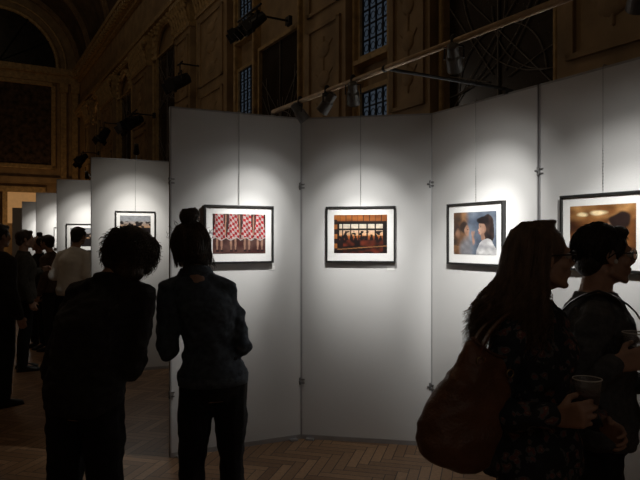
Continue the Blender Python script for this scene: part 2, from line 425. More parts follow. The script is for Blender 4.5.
# ------------------------------------------------------------ prints
def lerp(a,b_,t):
    t=max(0,min(1,t)); return tuple(x+(y-x)*t for x,y in zip(a,b_))
def nz(x,y,s=1,o=0): return noise.noise(V((x*s+o,y*s,o*.7)))
def E(x,y,cx,cy,rx,ry): return ((x-cx)/rx)**2+((y-cy)/ry)**2<1
def soft(c,d,x,y,cx,cy,rx,ry,e=.35):
    q=math.sqrt(((x-cx)/rx)**2+((y-cy)/ry)**2); return lerp(d,c,(q-1+e)/(2*e)) if q<1+e else c
def paint1(x,y):
    c=lerp((.02,.01,.012),(.07,.035,.03),.5+nz(x,y,6))
    if y<.36: c=lerp((.06,.02,.018),(.12,.06,.05),.5+nz(x,y,5,3))
    for i,(cx,w0) in enumerate(((.12,.125),(.38,.125),(.64,.125),(.89,.12))):
        base=.36+.03*math.sin(x*30+i); w=w0*(.70+.38*(1-min(1,max(0,(y-base)/.42)))) 
        if y>base and abs(x-cx)<w:
            u=(x-cx)*(24-4*y)+.3*nz(x,y,5,i)+.5; v=y*14+.6*math.sin((x-cx)*14)
            a=int(math.floor(u)); d=int(math.floor(v))
            c=(.52,.46,.44) if (a+d)%2 else (.44,.005,.012)
            sh=.65+.35*math.cos((x-cx)*55+i); c=tuple(q*(.55+.45*sh) for q in c)
            if abs(x-cx)>w*.93: c=(.06,.01,.01)
            if y<base+.025: c=(.45,.42,.40)
        if .05<y<=base:
            for q in (-.042,.042):
                lw=.020-(base-y)*.030+.008*math.exp(-((y-.24)/.06)**2)
                if abs(x-cx-q)<max(.011,lw): c=lerp((.40,.23,.16),(.16,.08,.06),abs(x-cx-q)*30)
            if y<.10:
                for q in (-.042,.042):
                    if abs(x-cx-q-.008)<.026: c=(.02,.008,.01)
    for k,(cx,s) in enumerate(((.235,1),(.50,-1),(.765,1))):
        if abs(x-cx-s*.02*(y-.7))<.013 and .50<y<.98: c=(.36,.19,.13)
        if E(x,y,cx-s*.004,.49,.017,.028): c=(.38,.20,.14)
    return c
def paint2(x,y):
    c=(.008,.006,.007)
    if y>.80:
        c=lerp((.16,.04,.01),(.42,.14,.03),.5+.5*nz(x*.3,y,8))
        if y<.84 or (x*9)%1<.10: c=(.02,.008,.006)
    elif .34<y<.76 and .10<x<.95:
        t=(y-.34)/.42
        c=lerp((.80,.34,.08),(.62,.55,.45),t*1.2)
        if t<.30: c=lerp((.10,.02,.010),(.45,.14,.03),t/.30)
        if (x*6.5)%1<.14: c=(.01,.006,.006)
        if abs(y-.62)<.020: c=(.01,.006,.006)
        if nz(x,y,16,2)>.16 and y<.58: c=(.012,.008,.008)
        for hx in (.16,.24,.33,.41,.52,.60,.71,.80,.88):
            hy=.44+.03*math.sin(hx*40)
            if E(x,y,hx,hy,.017,.035) or (abs(x-hx)<.030 and y<hy-.025): c=(.008,.006,.007)
    elif y<=.34:
        c=lerp((.010,.005,.005),(.20,.035,.015),nz(x,y,9,5)+.1) if abs(x-.55)<.38 else (.012,.007,.007)
        if abs((y-.14)-(x-.5)*.1)<.014: c=(.28,.13,.05)
    if x<.06: c=(.35,.12,.03) if int(y*8)%2 else (.02,.01,.01)
    return c
def paint3(x,y):
    x+=.03*nz(x,y,7,2); y+=.03*nz(x,y,7,9)
    c=lerp((.05,.07,.11),(.20,.24,.30),.5+nz(x,y,3,1))
    c=lerp(lerp((.10,.045,.02),(.36,.19,.09),.5+nz(x,y*.5,5,4)),c,(x-.28)*9)
    if y>.2: c=lerp(lerp((.03,.02,.015),(.14,.07,.035),.5+nz(x,y,6,8)),c,(x-.14)*12)
    c=soft(c,(.22,.22,.24),x,y,.30,.10,.14,.28); c=soft(c,(.03,.018,.014),x,y,.255,.66,.10,.15,.2); c=soft(c,(.42,.24,.16),x,y,.33,.57,.055,.13,.2); c=soft(c,(.42,.24,.16),x,y,.382,.555,.014,.02,.2); c=soft(c,(.02,.014,.012),x,y,.355,.60,.016,.008,.2)
    c=soft(c,(.05,.03,.025),x,y,.08,.60,.08,.14); c=soft(c,(.30,.16,.10),x,y,.10,.50,.05,.11)
    c=soft(c,(.42,.24,.17),x,y,.46,.36,.03,.12)
    for q in (-.03,-.01,.01,.03): c=soft(c,(.44,.26,.18),x,y,.475+q,.49,.008,.07,.3)
    if E(x,y,.80,.58,.165,.34) and x>.66: c=lerp((.010,.008,.010),(.06,.035,.028),.5+nz(x*3,y,6))
    c=soft(c,lerp((.24,.13,.09),(.56,.35,.25),(.77-x)*6),x,y,.685,.60,.082,.17,.10)
    c=soft(c,(.54,.33,.24),x,y,.602,.575,.020,.024,.2)
    c=soft(c,(.40,.05,.05),x,y,.620,.505,.016,.012,.2); c=soft(c,(.02,.015,.015),x,y,.645,.645,.022,.010,.2); c=soft(c,(.02,.015,.015),x,y,.645,.685,.026,.007,.2)
    c=soft(c,(.012,.009,.010),x,y,.70,.80,.13,.08,.1); c=soft(c,(.30,.17,.12),x,y,.70,.40,.05,.09,.15)
    if y<.36 and E(x,y,.78,.02,.23,.34): c=lerp((.38,.38,.40),(.64,.64,.64),.5+nz(x,y,8))
    return c
def paint4(x,y):
    x+=.05*nz(x,y,5,2); y+=.05*nz(x,y,5,9)
    c=lerp((.05,.016,.007),(.32,.125,.035),.45+.9*nz(x,y,3,8))
    c=lerp(c,lerp((.20,.08,.025),(.52,.27,.10),.5+nz(x,y,5)),(y-.66)*6)
    c=soft(c,(.95,.76,.46),x,y,.20,.84,.09,.04); c=soft(c,(.95,.76,.46),x,y,.46,.87,.11,.04)
    c=soft(c,(.40,.22,.13),x,y,.70,.50,.11,.22,.15); c=soft(c,(.44,.24,.15),x,y,.60,.50,.02,.03)
    c=soft(c,(.025,.014,.012),x,y,.78,.70,.16,.16,.12); c=soft(c,(.06,.032,.02),x,y,.75,.06,.28,.22,.15)
    c=soft(c,lerp((.36,.30,.25),(.62,.57,.50),.5+nz(x,y,9)),x,y,.22,.26,.18,.12,.2); c=soft(c,(.44,.25,.16),x,y,.32,.46,.04,.12)
    return c
def paint5(x,y):
    c=(.012,.009,.010)
    if y>.42: c=lerp((.42,.24,.12),(.28,.29,.31),(y-.42)/.35)
    if nz(x,y,8,6)>.10 and y<.72: c=(.015,.010,.010)
    return c
def interp(A,L,a,px):
    dx,dy=math.cos(a),math.sin(a); s=s_(px); return (s*A.y-A.x)/(dx-s*dy)
def framed(A,B,px,paint,label,w=.535,h=.43,zc=1.592,res=(150,104),wire=True,t=None):
    A,L,a=seg(A,B); t=t if t is not None else interp(A,L,a,px)
    p=V((A.x+math.cos(a)*t,A.y+math.sin(a)*t,zc)); nrm=V((math.sin(a),-math.cos(a),0))
    e=empty('framed_photograph',p+nrm*.0195,a,label=label,category='framed photograph')
    g=MB(); fw=.014; y0,y1=-.032,0
    g.box2((-w/2,y0,-h/2),(-w/2+fw,y1,h/2)); g.box2((w/2-fw,y0,-h/2),(w/2,y1,h/2)); g.box2((-w/2+fw,y0,-h/2),(w/2-fw,y1,-h/2+fw)); g.box2((-w/2+fw,y0,h/2-fw),(w/2-fw,y1,h/2))
    g.obj('frame',M_['black'],e,bevel=.0015)
    g=MB(); g.box2((-w/2+fw,-.018,-h/2+fw),(w/2-fw,-.004,h/2-fw)); g.obj('mat_board',M_['matboard'],e)
    pw,ph=w*.76,h*.68; nx,ny=res; vs=[];fs=[]
    for j in range(ny+1):
        for i in range(nx+1): vs.append((-pw/2+pw*i/nx,-.0195,-ph/2+ph*j/ny+.004))
    for j in range(ny):
        for i in range(nx):
            k=j*(nx+1)+i; fs.append((k,k+1,k+nx+2,k+nx+1))
    me=bpy.data.meshes.new('print'); me.from_pydata(vs,[],fs); 
    ca=me.color_attributes.new('Col','FLOAT_COLOR','CORNER'); data=[]; rg=random.Random(int(px)+5)
    for j in range(ny):
        for i in range(nx):
            c=paint((i+.5)/nx,(j+.5)/ny); gr=.80*(.88+.24*rg.random())*(1+.35*nz(i/nx,j/ny,11,4)); data+= [c[0]*gr,c[1]*gr,c[2]*gr,1]*4
    ca.data.foreach_set('color',data); me.materials.append(M_['print'])
    o=bpy.data.objects.new('print',me); COL.objects.link(o); o.parent=e
    if wire:
        g=MB(); top=2.5-zc
        g.tube([(0,-.006,h/2-.02),(0,-.006,top)],.0016,6)
        zq=h/2
        while zq<h/2+.24: g.ball((0,-.006,zq),.0035); zq+=.018
        g.tube([(0,-.006,top),(0,.0,top+.012),(0,.04,top+.012),(0,.045,top-.03)],.003,6)
        g.obj('hanging_wire',M_['steel'],e)
    return p,nrm,a
def card(A,B,px,py,w=.06,h=.035):
    A,L,a=seg(A,B); t=interp(A,L,a,px); p=V((A.x+math.cos(a)*t,A.y+math.sin(a)*t,0)); p.z=CH-(py-240)/FP*p.y
    nrm=V((math.sin(a),-math.cos(a),0))
    g=MB(); g.box((0,0,0),(w,.002,h)); o=g.obj('caption_card',M_['card'],bevel=.0004,label='small white caption card beside a framed photograph',category='caption card',group='caption cards')
    o.location=p+nrm*.0195; o.rotation_euler=(0,0,a)
F1=framed(P1,P2,238,paint1,'black framed photograph of figures in red and white checked dresses')
F2=framed(P2,P3,361,paint2,'black framed photograph of a cafe interior at orange sunset')
F3=framed(P3,P4,478.5,paint3,'black framed photograph of a dark haired woman in white')
F4=framed(P4,P5,606,paint4,'black framed photograph of a warm amber interior')
F5=framed(P1+D*bays[0],P2+D*bays[0],135,paint5,'black framed photograph of a dark skyline under pale sky',res=(60,40),w=.46,h=.36,zc=1.71)
F6=framed(P1+D*bays[1],P2+D*bays[1],84,paint5,'small black framed photograph with a pale sky',res=(40,28),wire=False)
F7=framed(P1+D*bays[2],P2+D*bays[2],0,paint5,'small black framed photograph on a distant panel',res=(24,16),wire=False,t=.6)
card(P2,P3,391,268); card(P1,P2,271,268,.05,.03); card(P3,P4,507,271); 
# ------------------------------------------------------------ light rail
RZ=2.55
def railpt(px):
    y=112-.3875*(px-273); Z=FP*(RZ-CH)/(240-y); return V((s_(px)*Z,Z,RZ))
ra,rb=railpt(273),railpt(680)
e=empty('lighting_rail',ra,0,label='long bronze lighting rail fixed above the panels',category='lighting rail')
g=MB(); d=rb-ra; ext=d.normalized()
g.tube([V((0,0,0)),d],.017,10); g.obj('rail_tube',M_['railm'],e,smooth=True)
g=MB(); g.tube([V((0,0,0)),(0,0,-.06)],.012); g.box((0,0,-.055),(.05,.07,.03)); g.obj('rail_bracket',M_['steel'],e)
aa=railpt(385)-ra; bb=V((1.22,4.03,2.53))-ra
g=MB(); g.tube([aa,bb],.011); g.tube([bb,bb+V((0,0,-.04)),bb+V((.015,.01,-.085))],.015); g.box(bb+V((0,0,-.02)),(.05,.06,.03)); g.ball(aa,.022); g.obj('support_arm',M_['lampblack'],e)
def bulb(e,loc,t,power,size,col):
    li=bpy.data.lights.new('bulb','SPOT'); li.energy=power; li.spot_size=math.radians(size); li.spot_blend=1; li.color=col; li.shadow_soft_size=.02
    lo=bpy.data.objects.new('bulb',li); COL.objects.link(lo); lo.parent=e; lo.location=loc
    lo.rotation_euler=(-t).to_track_quat('Z','Y').to_euler()
def spot(px,target,power,wide,drop=.085,label='small black gallery spotlight clamped to the rail'):
    p=railpt(px); e=empty('gallery_spotlight',p,0,label=label,category='spotlight',group='spotlights on the rail')
    t=V(target)-p+V((0,0,drop)); t2=(t+V((0,0,-.10))).normalized(); t.normalize()
    c=V((0,0,-drop)); q=t.to_track_quat('Z','Y').to_matrix().to_4x4(); Mx=Matrix.Translation(c)@q@Matrix.Scale(1.3,4)
    g=MB(); g.cap((0,0,.024),.018,(0,0,-.012),.021); g.box((0,0,-.026),(.04,.04,.026)); g.obj('clamp',M_['lampblack'],e)
    g=MB(); side=t.cross(V((0,0,1))).normalized()
    g.tube([V((0,0,-.02)),V((0,0,-.025))+side*.048,c+side*.048],.005); g.tube([V((0,0,-.02)),V((0,0,-.025))-side*.048,c-side*.048],.005); g.obj('yoke',M_['lampblack'],e)
    g=MB(); g.lathe([(.012,-.065),(.022,-.06),(.024,-.02),(.030,-.01),(.033,.045),(.034,.05),(.030,.05),(.027,.03)],Mx); g.obj('lamp_body',M_['lampgrey'],e,smooth=False)
    g=MB(); g.lathe([(.001,.032),(.028,.032),(.028,.036),(.001,.036)],Mx); g.obj('lens',M_['lens'],e)
    C_=(1,.98,.94)
    bulb(e,c+t*.085,t2,power*.80,38,C_); bulb(e,c+t*.085,t,power*.46,58,C_); bulb(e,c+t*.085,t,power*.10,84,C_); bulb(e,c+t*.085,t,wide,125,C_)
def tgt(F,dz=.08,along=0): return F[0]+V((0,0,dz))+V((math.cos(F[2]),math.sin(F[2]),0))*along
spot(327,tgt(F1,-.05,-.02),80,.4)
spot(353,tgt(F2,-.05),80,.5)
spot(454,tgt(F3,-.05),130,.8)
spot(640,tgt(F4,-.05),92,.5)
spot(300,V((.75,4.70,1.3)),1.0,.3)
for k,pw in zip(bays[:4],(62,70,75,75)):
    c=(P1+P2)/2+D*k; p=V((c.x+.25,c.y-.85,2.5)); 
    e=empty('gallery_spotlight',p,0,label='black spotlight above the further panels',category='spotlight',group='spotlights on the rail')
    t=(V((c.x,c.y,1.66))-p).normalized(); q=t.to_track_quat('Z','Y').to_matrix().to_4x4()
    g=MB(); g.lathe([(.012,-.065),(.022,-.06),(.024,-.02),(.033,.045),(.034,.05),(.001,.04)],q); g.obj('lamp_body',M_['lampblack'],e)
    g=MB(); top=V((c.x,c.y,2.5))-p; g.tube([V((0,0,.0)),V((0,0,.05)),top+V((0,0,.05)),top],.008); g.obj('bracket_arm',M_['steel'],e)
    bulb(e,t*.07,t,pw*.7,48,(1,.96,.89)); bulb(e,t*.07,t,pw*.45,76,(1,.96,.89)); bulb(e,t*.07,t,4,125,(1,.95,.86))
# ------------------------------------------------------------ stage lamps on the wall
def stage(px,py,v,n,size,label,spread=.35):
    s=s_(px); Z=v/(.866*s+.5); X=s*Z; z=CH+(240-py)/FP*Z
    e=empty('stage_lamp_cluster' if n>1 else 'stage_lamp',(X,Z,z),A30,label=label,category='stage lamp')
    rnd=random.Random(px)
    g=MB(); dv=W-.2-v; g.tube([(0,0,size*.75),(dv,0,size*.75)],.018); g.tube([(0,-spread*n/2,size*.75),(0,spread*n/2,size*.75)],.018); g.box((dv,0,size*.75),(.06,.14,.14)); g.obj('bracket',M_['lampblack'],e)
    for i in range(n):
        y=(i-(n-1)/2)*spread; t=V((rnd.uniform(-1,-.2),rnd.uniform(-.9,.6),rnd.uniform(-.8,-.3))).normalized()
        c=V((0,y,rnd.uniform(-.1,.2)*size)); q=Matrix.Translation(c)@t.to_track_quat('Z','Y').to_matrix().to_4x4()
        g=MB(); g.lathe([(r*size,z_*size) for r,z_ in ((.12,-.5),(.24,-.45),(.28,-.1),(.3,.3),(.36,.36),(.36,.5),(.3,.5),(.3,.4))],q,18)
        g.box(c+V((0,0,size*.4)),(.03,.5*size,.03)); sd=t.cross(V((0,0,1))).normalized()
        g.tube([c+sd*.34*size,c+sd*.34*size+V((0,0,.42*size)),c-sd*.34*size+V((0,0,.42*size)),c-sd*.34*size],.014,6); g.tube([c+V((0,0,.4*size)),V((0,y,size*.75))],.015,6)
        g.obj('lamp_body',M_['lampblack'],e)
        for k in range(2):
            a=q@V(((-1)**k*.36*size,0,.6*size)); g=MB(); g.box(a,(.02,.5*size,.35*size),q.to_3x3()); g.obj('barn_door',M_['lampblack'],e)
stage(180,80,4.1,1,.48,'black stage lamp with barn doors on the wall')
stage(132,126,4.0,3,.46,'three black stage lamps on a wall bracket')
stage(249,28,3.9,3,.31,'cluster of black stage lamps on a bracket',.30)
stage(104,134,4.1,1,.5,'black stage lamp on the far wall')
stage(82,160,4.0,2,.4,'pair of black stage lamps on the far wall')

# ------------------------------------------------------------ people
def smooth_interp(tab,z):
    if z<=tab[0][0]: return tab[0][1:]
    for i in range(len(tab)-1):
        a,b_=tab[i],tab[i+1]
        if z<=b_[0]:
            t=(z-a[0])/(b_[0]-a[0]); t=t*t*(3-2*t); return tuple(p+(q-p)*t for p,q in zip(a[1:],b_[1:]))
    return tab[-1][1:]
TORSO_M=[(.80,.10,.085),(.86,.155,.11),(.93,.165,.118),(1.0,.152,.108),(1.08,.145,.102),(1.18,.152,.108),(1.27,.160,.115),(1.33,.152,.103),(1.38,.115,.08),(1.44,.06,.058)]
TORSO_F=[(.80,.10,.085),(.86,.158,.11),(.93,.162,.118),(1.0,.136,.105),(1.08,.112,.092),(1.18,.126,.105),(1.25,.140,.118),(1.32,.136,.10),(1.37,.105,.075),(1.44,.055,.053)]
def hand(b,w,d,n,side,k,curl=(25,40,30),wide=1):
    d=V(d).normalized(); n=V(n); n=(n-d*n.dot(d)).normalized(); l=d.cross(n)*side
    w=V(w)
    kn=[]
    pts=[]
    for i,(o,dd) in enumerate(((.030,.082),(.010,.088),(-.011,.084),(-.030,.075))):
        p=w+(l*o+d*dd)*k; kn.append(p); pts+= [q*.0115*k+p for q in ICO2[0]]
    for o in (.019,-.019): p=w+l*o*k; pts+=[q*.014*k+p for q in ICO2[0]]
    b.hull(pts)
    for i,(ln) in enumerate((.070,.078,.072,.056)):
        p=kn[i]; a=0; r=.0092 if i<3 else .008
        sp=l*(.08*(1.5-i))*wide
        for j,fr in enumerate((.45,.31,.24)):
            a+=math.radians(curl[j]*(1+.08*i)); dr=(d*math.cos(a)+n*math.sin(a)+sp*math.cos(a)).normalized()
            q=p+dr*ln*fr*k; b.cap(p,r*k,q,(r-.001)*k); p=q; r-=.001
    p=w+(d*.025+l*.026)*k; b.cap(w+d*.01*k,.014*k,p,.013*k)
    q=p+(d*.55+l*.65+n*.45).normalized()*.040*k; b.cap(p,.0125*k,q,.0105*k)
    q2=q+(d*.8+l*.1+n*.55).normalized()*.030*k; b.cap(q,.0105*k,q2,.009*k)
def head_pieces(b,Mh,fem=True):
    b.ell((0,-.014,.030),(.074,.094,.085),Mh); b.ell((0,.022,-.030),(.056,.064,.078),Mh)
    b.ell((0,.050,-.068),(.034,.034,.034),Mh); b.ell((0,.072,-.094),(.015,.015,.013),Mh)
    b.cap((-.05,-.0,-.06),.018,(-.02,.055,-.088),.015,Mh); b.cap((.05,-.0,-.06),.018,(.02,.055,-.088),.015,Mh)
    b.cap((-.030,.075,.024),.010,(.030,.075,.024),.010,Mh)
    b.cap((0,.084,.012),.006,(0,.106,-.020),.0080,Mh); b.cap((0,.106,-.021),.0080,(0,.092,-.034),.007,Mh)
    for s in (-1,1): b.ell((s*.010,.093,-.027),(.007,.010,.007),Mh)
    b.ell((0,.086,-.050),(.021,.010,.0055),Mh); b.ell((0,.084,-.062),(.018,.010,.006),Mh)
    for s in (-1,1):
        b.ell((s*.036,.055,-.022),(.024,.022,.024),Mh); b.ell((s*.074,-.008,-.002),(.009,.019,.031),Mh); b.ell((s*.077,-.004,-.026),(.006,.01,.01),Mh)
def glasses(root,Mh,k):
    g=MB()
    for s in (-1,1):
        pts=[]
        for q in range(20):
            t=2*math.pi*q/20; x=.024*math.copysign(abs(math.cos(t))**.8,math.cos(t)); z=.018*math.copysign(abs(math.sin(t))**.8,math.sin(t))
            pts.append(Mh@V((s*.033+x,.100-abs(s*.033+x)*.16,.003+z)))
        g.tube(pts,.0022*k,6,True)
        g.tube([Mh@V(p) for p in ((s*.057,.091,.010),(s*.078,.066,.010),(s*.088,.0,.010),(s*.086,-.025,-.008))],.0026*k,6)
    g.tube([Mh@V(p) for p in ((-.011,.099,.008),(0,.103,.011),(.011,.099,.008))],.0022*k,6)
    g.obj('glasses',M_['black'],root,smooth=True)
def wav(rnd,Mh,p,u,ln,amp,turns,k,npt=9,droop=0.0):
    a=u.orthogonal().normalized(); c=u.cross(a); ph=rnd.uniform(0,6.28); out=[]
    for j in range(npt):
        f=j/(npt-1); out.append(Mh@(p+u*ln*f+(a*math.cos(ph+turns*6.28*f)+c*math.sin(ph+turns*6.28*f))*amp*min(1,f*3)+V((0,0,-droop*f*f))))
    return out
def hair_curly(Mh,k):
    b=MB(); rnd=random.Random(3)
    b.ell((0,-.032,.028),(.110,.112,.096),Mh); b.ell((0,-.062,-.045),(.122,.074,.082),Mh); b.ell((.02,-.06,-.085),(.11,.06,.06),Mh)
    for i in range(90):
        z=rnd.uniform(-.9,1); t=rnd.uniform(0,2*math.pi); r=math.sqrt(max(0,1-z*z))
        p=V((r*math.cos(t)*.104,r*math.sin(t)*.104-.034,z*.100+.012))
        if p.y>.045 and p.z<.055: continue
        b.ball(Mh@p,rnd.uniform(.012,.020)*k)
    st=MB()
    for i in range(1700):
        z=rnd.uniform(-.9,1); t=rnd.uniform(0,2*math.pi); r=math.sqrt(max(0,1-z*z))
        p=V((r*math.cos(t)*.108,r*math.sin(t)*.108-.034,z*.103+.016))
        if p.z<.02: p.x*=1.10
        if p.y>.045 and p.z<.06: continue
        if p.y>.0 and p.z<-.02 and abs(p.x)<.07: continue
        n_=(p-V((0,-.03,.0))).normalized(); dn=V((0,0,-1)); dn=(dn-n_*dn.dot(n_)*.92)
        if dn.length<.2: dn=V((rnd.uniform(-1,1),rnd.uniform(-1,.2),-.2))
        u=(dn.normalized()+n_*rnd.uniform(.02,.16)+V((rnd.uniform(-.2,.2),rnd.uniform(-.2,.1),0))).normalized()
        st.tube(wav(rnd,Mh,p,u,rnd.uniform(.05,.085),rnd.uniform(.005,.008),rnd.uniform(1.2,2),k,11),[.0018*k]*9+[.0012*k,.0006*k],4)
    return b,.006,st
def hair_bun(Mh,k):
    b=MB(); rnd=random.Random(5)
    b.ell((0,-.028,.026),(.090,.102,.090),Mh); b.ell((0,-.06,-.035),(.078,.056,.060),Mh)
    b.ell((.008,-.045,.142),(.047,.043,.033),Mh); b.ell((.006,-.04,.112),(.030,.030,.02),Mh)
    for i in range(34):
        t=rnd.uniform(0,2*math.pi); f=rnd.uniform(-.8,1); h=math.sqrt(1-f*f*.7)
        b.ball(Mh@V((.008+.044*math.cos(t)*h,-.045+.041*math.sin(t)*h,.142+.030*f)),rnd.uniform(.005,.009)*k)
    for i in range(20):
        x=rnd.uniform(-.06,.06); b.chain([Mh@V((x,-.075,-.04)),Mh@V((x*1.0,-.075,-.08)),Mh@V((x*.9,-.065,-.11))],[.010*k,.006*k,.003*k])
    st=MB()
    for i in range(520):
        t=rnd.uniform(math.pi*.85,math.pi*2.15); x0=math.cos(t); y0=math.sin(t); w=rnd.uniform(.99,1.06); ez=rnd.uniform(-.10,-.03)
        st.tube([Mh@V((.015*x0,-.04+.02*y0,.120)),Mh@V((.055*x0*w,-.03+.06*y0,.104)),Mh@V((.080*x0*w,-.03+.090*y0,.068)),Mh@V((.092*x0*w,-.028+.104*y0*w,.02)),Mh@V((.087*x0*w,-.03+.100*y0,-.03)),Mh@V((.080*x0*w+rnd.uniform(-.01,.01),-.03+.09*y0,ez))],[.0018*k]*5+[.0008*k],4)
    for i in range(260):
        t=rnd.uniform(0,6.28); f=rnd.uniform(-.8,1); pts=[]
        for j in range(7):
            a=t+j*.28; h=math.sqrt(max(.1,1-f*f*.7)); pts.append(Mh@V((.008+.050*math.cos(a)*h,-.045+.047*math.sin(a)*h,.142+.036*f+.005*math.sin(j+i))))
        st.tube(pts,.0018*k,4)
    for i in range(90):
        a=rnd.uniform(0,6.28); q=rnd.uniform(-.2,1); h=math.sqrt(1-q*q); p=V((.09*math.cos(a)*h,-.03+.10*math.sin(a)*h,.026+.09*q))
        if p.y>.05: continue
        st.tube(wav(rnd,Mh,p,(p.normalized()+V((rnd.uniform(-.8,.8),0,rnd.uniform(-.6,.6)))).normalized(),rnd.uniform(.02,.04),.004,1,k,6),.0010*k,4)
    for i in range(120):
        x=rnd.uniform(-.078,.078); st.tube(wav(rnd,Mh,V((x,-.085,-.05)),V((x*1.5,rnd.uniform(-.2,.3),-1)).normalized(),rnd.uniform(.04,.08),.005,1,k,7),.0013*k,4)
    return b,.0055,st
def hair_long(Mh,k,RootInv=None):
    b=MB(); rnd=random.Random(9); st=MB()
    b.ell((0,-.020,.034),(.082,.098,.088),Mh); 
    R=Mh.to_3x3()
    def lock(rnd,q,lnr,amp):
        t=rnd.uniform(math.pi*.95,math.pi*2.05); x0=math.cos(t); y0=math.sin(t); ph=rnd.uniform(0,6.28)
        yy=rnd.uniform(-.02,.05)
        p0=Mh@V((.0,yy,.122)); pa=Mh@V((.040*x0*q,yy*.7-.008+.040*y0*q,.112*q+.003)); p1=Mh@V((.070*x0*q,-.015+.078*y0*q,.088*q+.003)); p1b=Mh@V((.088*x0*q,-.018+.103*y0*q,.04)); p2=Mh@V((.091*x0*q,-.032+.112*y0*q,-.05))
        out=R@V((x0*.25,y0*.95-.25,0)); ln=rnd.uniform(*lnr)*k; pts=[p0,pa,p1,p1b,p2]
        for j in range(1,9):
            f=j/8; pts.append(p2+V((0,0,-ln*f))+out*(.085*f)+V((math.sin(ph+f*11),math.cos(ph*1.3+f*11),0))*amp*f)
        return pts
    for i in range(110): b.chain(lock(rnd,rnd.uniform(.84,.96),(.10,.19),.008),[.007]*9+[.007,.006,.005,.003])
    for i in range(1500): st.tube(lock(rnd,rnd.uniform(.96,1.08),(.12,.28),.016),[.0013*k]*11+[.0010*k,.0005*k],4)
    return b,.006,st
def hair_short(Mh,k,seed=4,vol=1.0):
    b=MB(); rnd=random.Random(seed); st=MB()
    b.ell((0,-.024,.036),(.083*vol,.100*vol,.088*vol),Mh); b.ell((0,-.062,-.02),(.066,.052,.062),Mh)
    b.ell((0,.050,.086),(.056,.030,.026),Mh)
    for s in (-1,1):
        b.chain([Mh@V((s*.078,.02,.05)),Mh@V((s*.08,.012,.01)),Mh@V((s*.079,.012,-.02))],[.012,.009,.004])
    for i in range(700):
        z=rnd.uniform(-.6,1); t=rnd.uniform(0,2*math.pi); r=math.sqrt(max(0,1-z*z))
        p=V((r*math.cos(t)*.083,r*math.sin(t)*.100-.024,z*.088+.036))
        if p.y>.045 and p.z<.080: continue
        if p.z<.02 and p.y>-.01: continue
        n_=(p-V((0,-.02,.03))).normalized(); dn=V((rnd.uniform(-.15,.15),.9 if (p.y>.02 and p.z>.09) else -.35,-.8)); dn=(dn-n_*dn.dot(n_)).normalized()
        st.tube(wav(rnd,Mh,p,(dn+n_*.03).normalized(),rnd.uniform(.025,.04),.0012,.5,k,5),[.0018*k]*4+[.0007*k],4)
    return b,.006,st
def shoe(root,ank,k,toe,idx):
    b=MB(); a=V(ank); f=V(toe).normalized(); r=f.cross(V((0,0,1)))
    P=lambda x,y,z: V((a.x,a.y,0))+r*x*k+f*y*k+V((0,0,z*k))
    b.hull([P(*q)+p*.02*k for q in ((0,-.055,.024),(.02,-.04,.024),(-.02,-.04,.024),(.032,.10,.022),(-.032,.10,.022),(.02,.165,.021),(-.02,.165,.021),(0,.18,.021),(.025,.05,.055),(-.025,.05,.055)) for p in ICO2[0]])
    b.hull([P(*q)+p*.018*k for q in ((.025,-.04,.04),(-.025,-.04,.04),(.022,.04,.06),(-.022,.04,.06),(.025,-.035,.10),(-.025,-.035,.10),(.02,.02,.10),(-.02,.02,.10)) for p in ICO2[0]])
    b.box(P(0,.058,.006),(.085*k,.26*k,.012*k),Matrix(((r.x,f.x,0),(r.y,f.y,0),(0,0,1))))
    b.obj('shoe',M_['shoe'],root,vox=.008,sm=3)
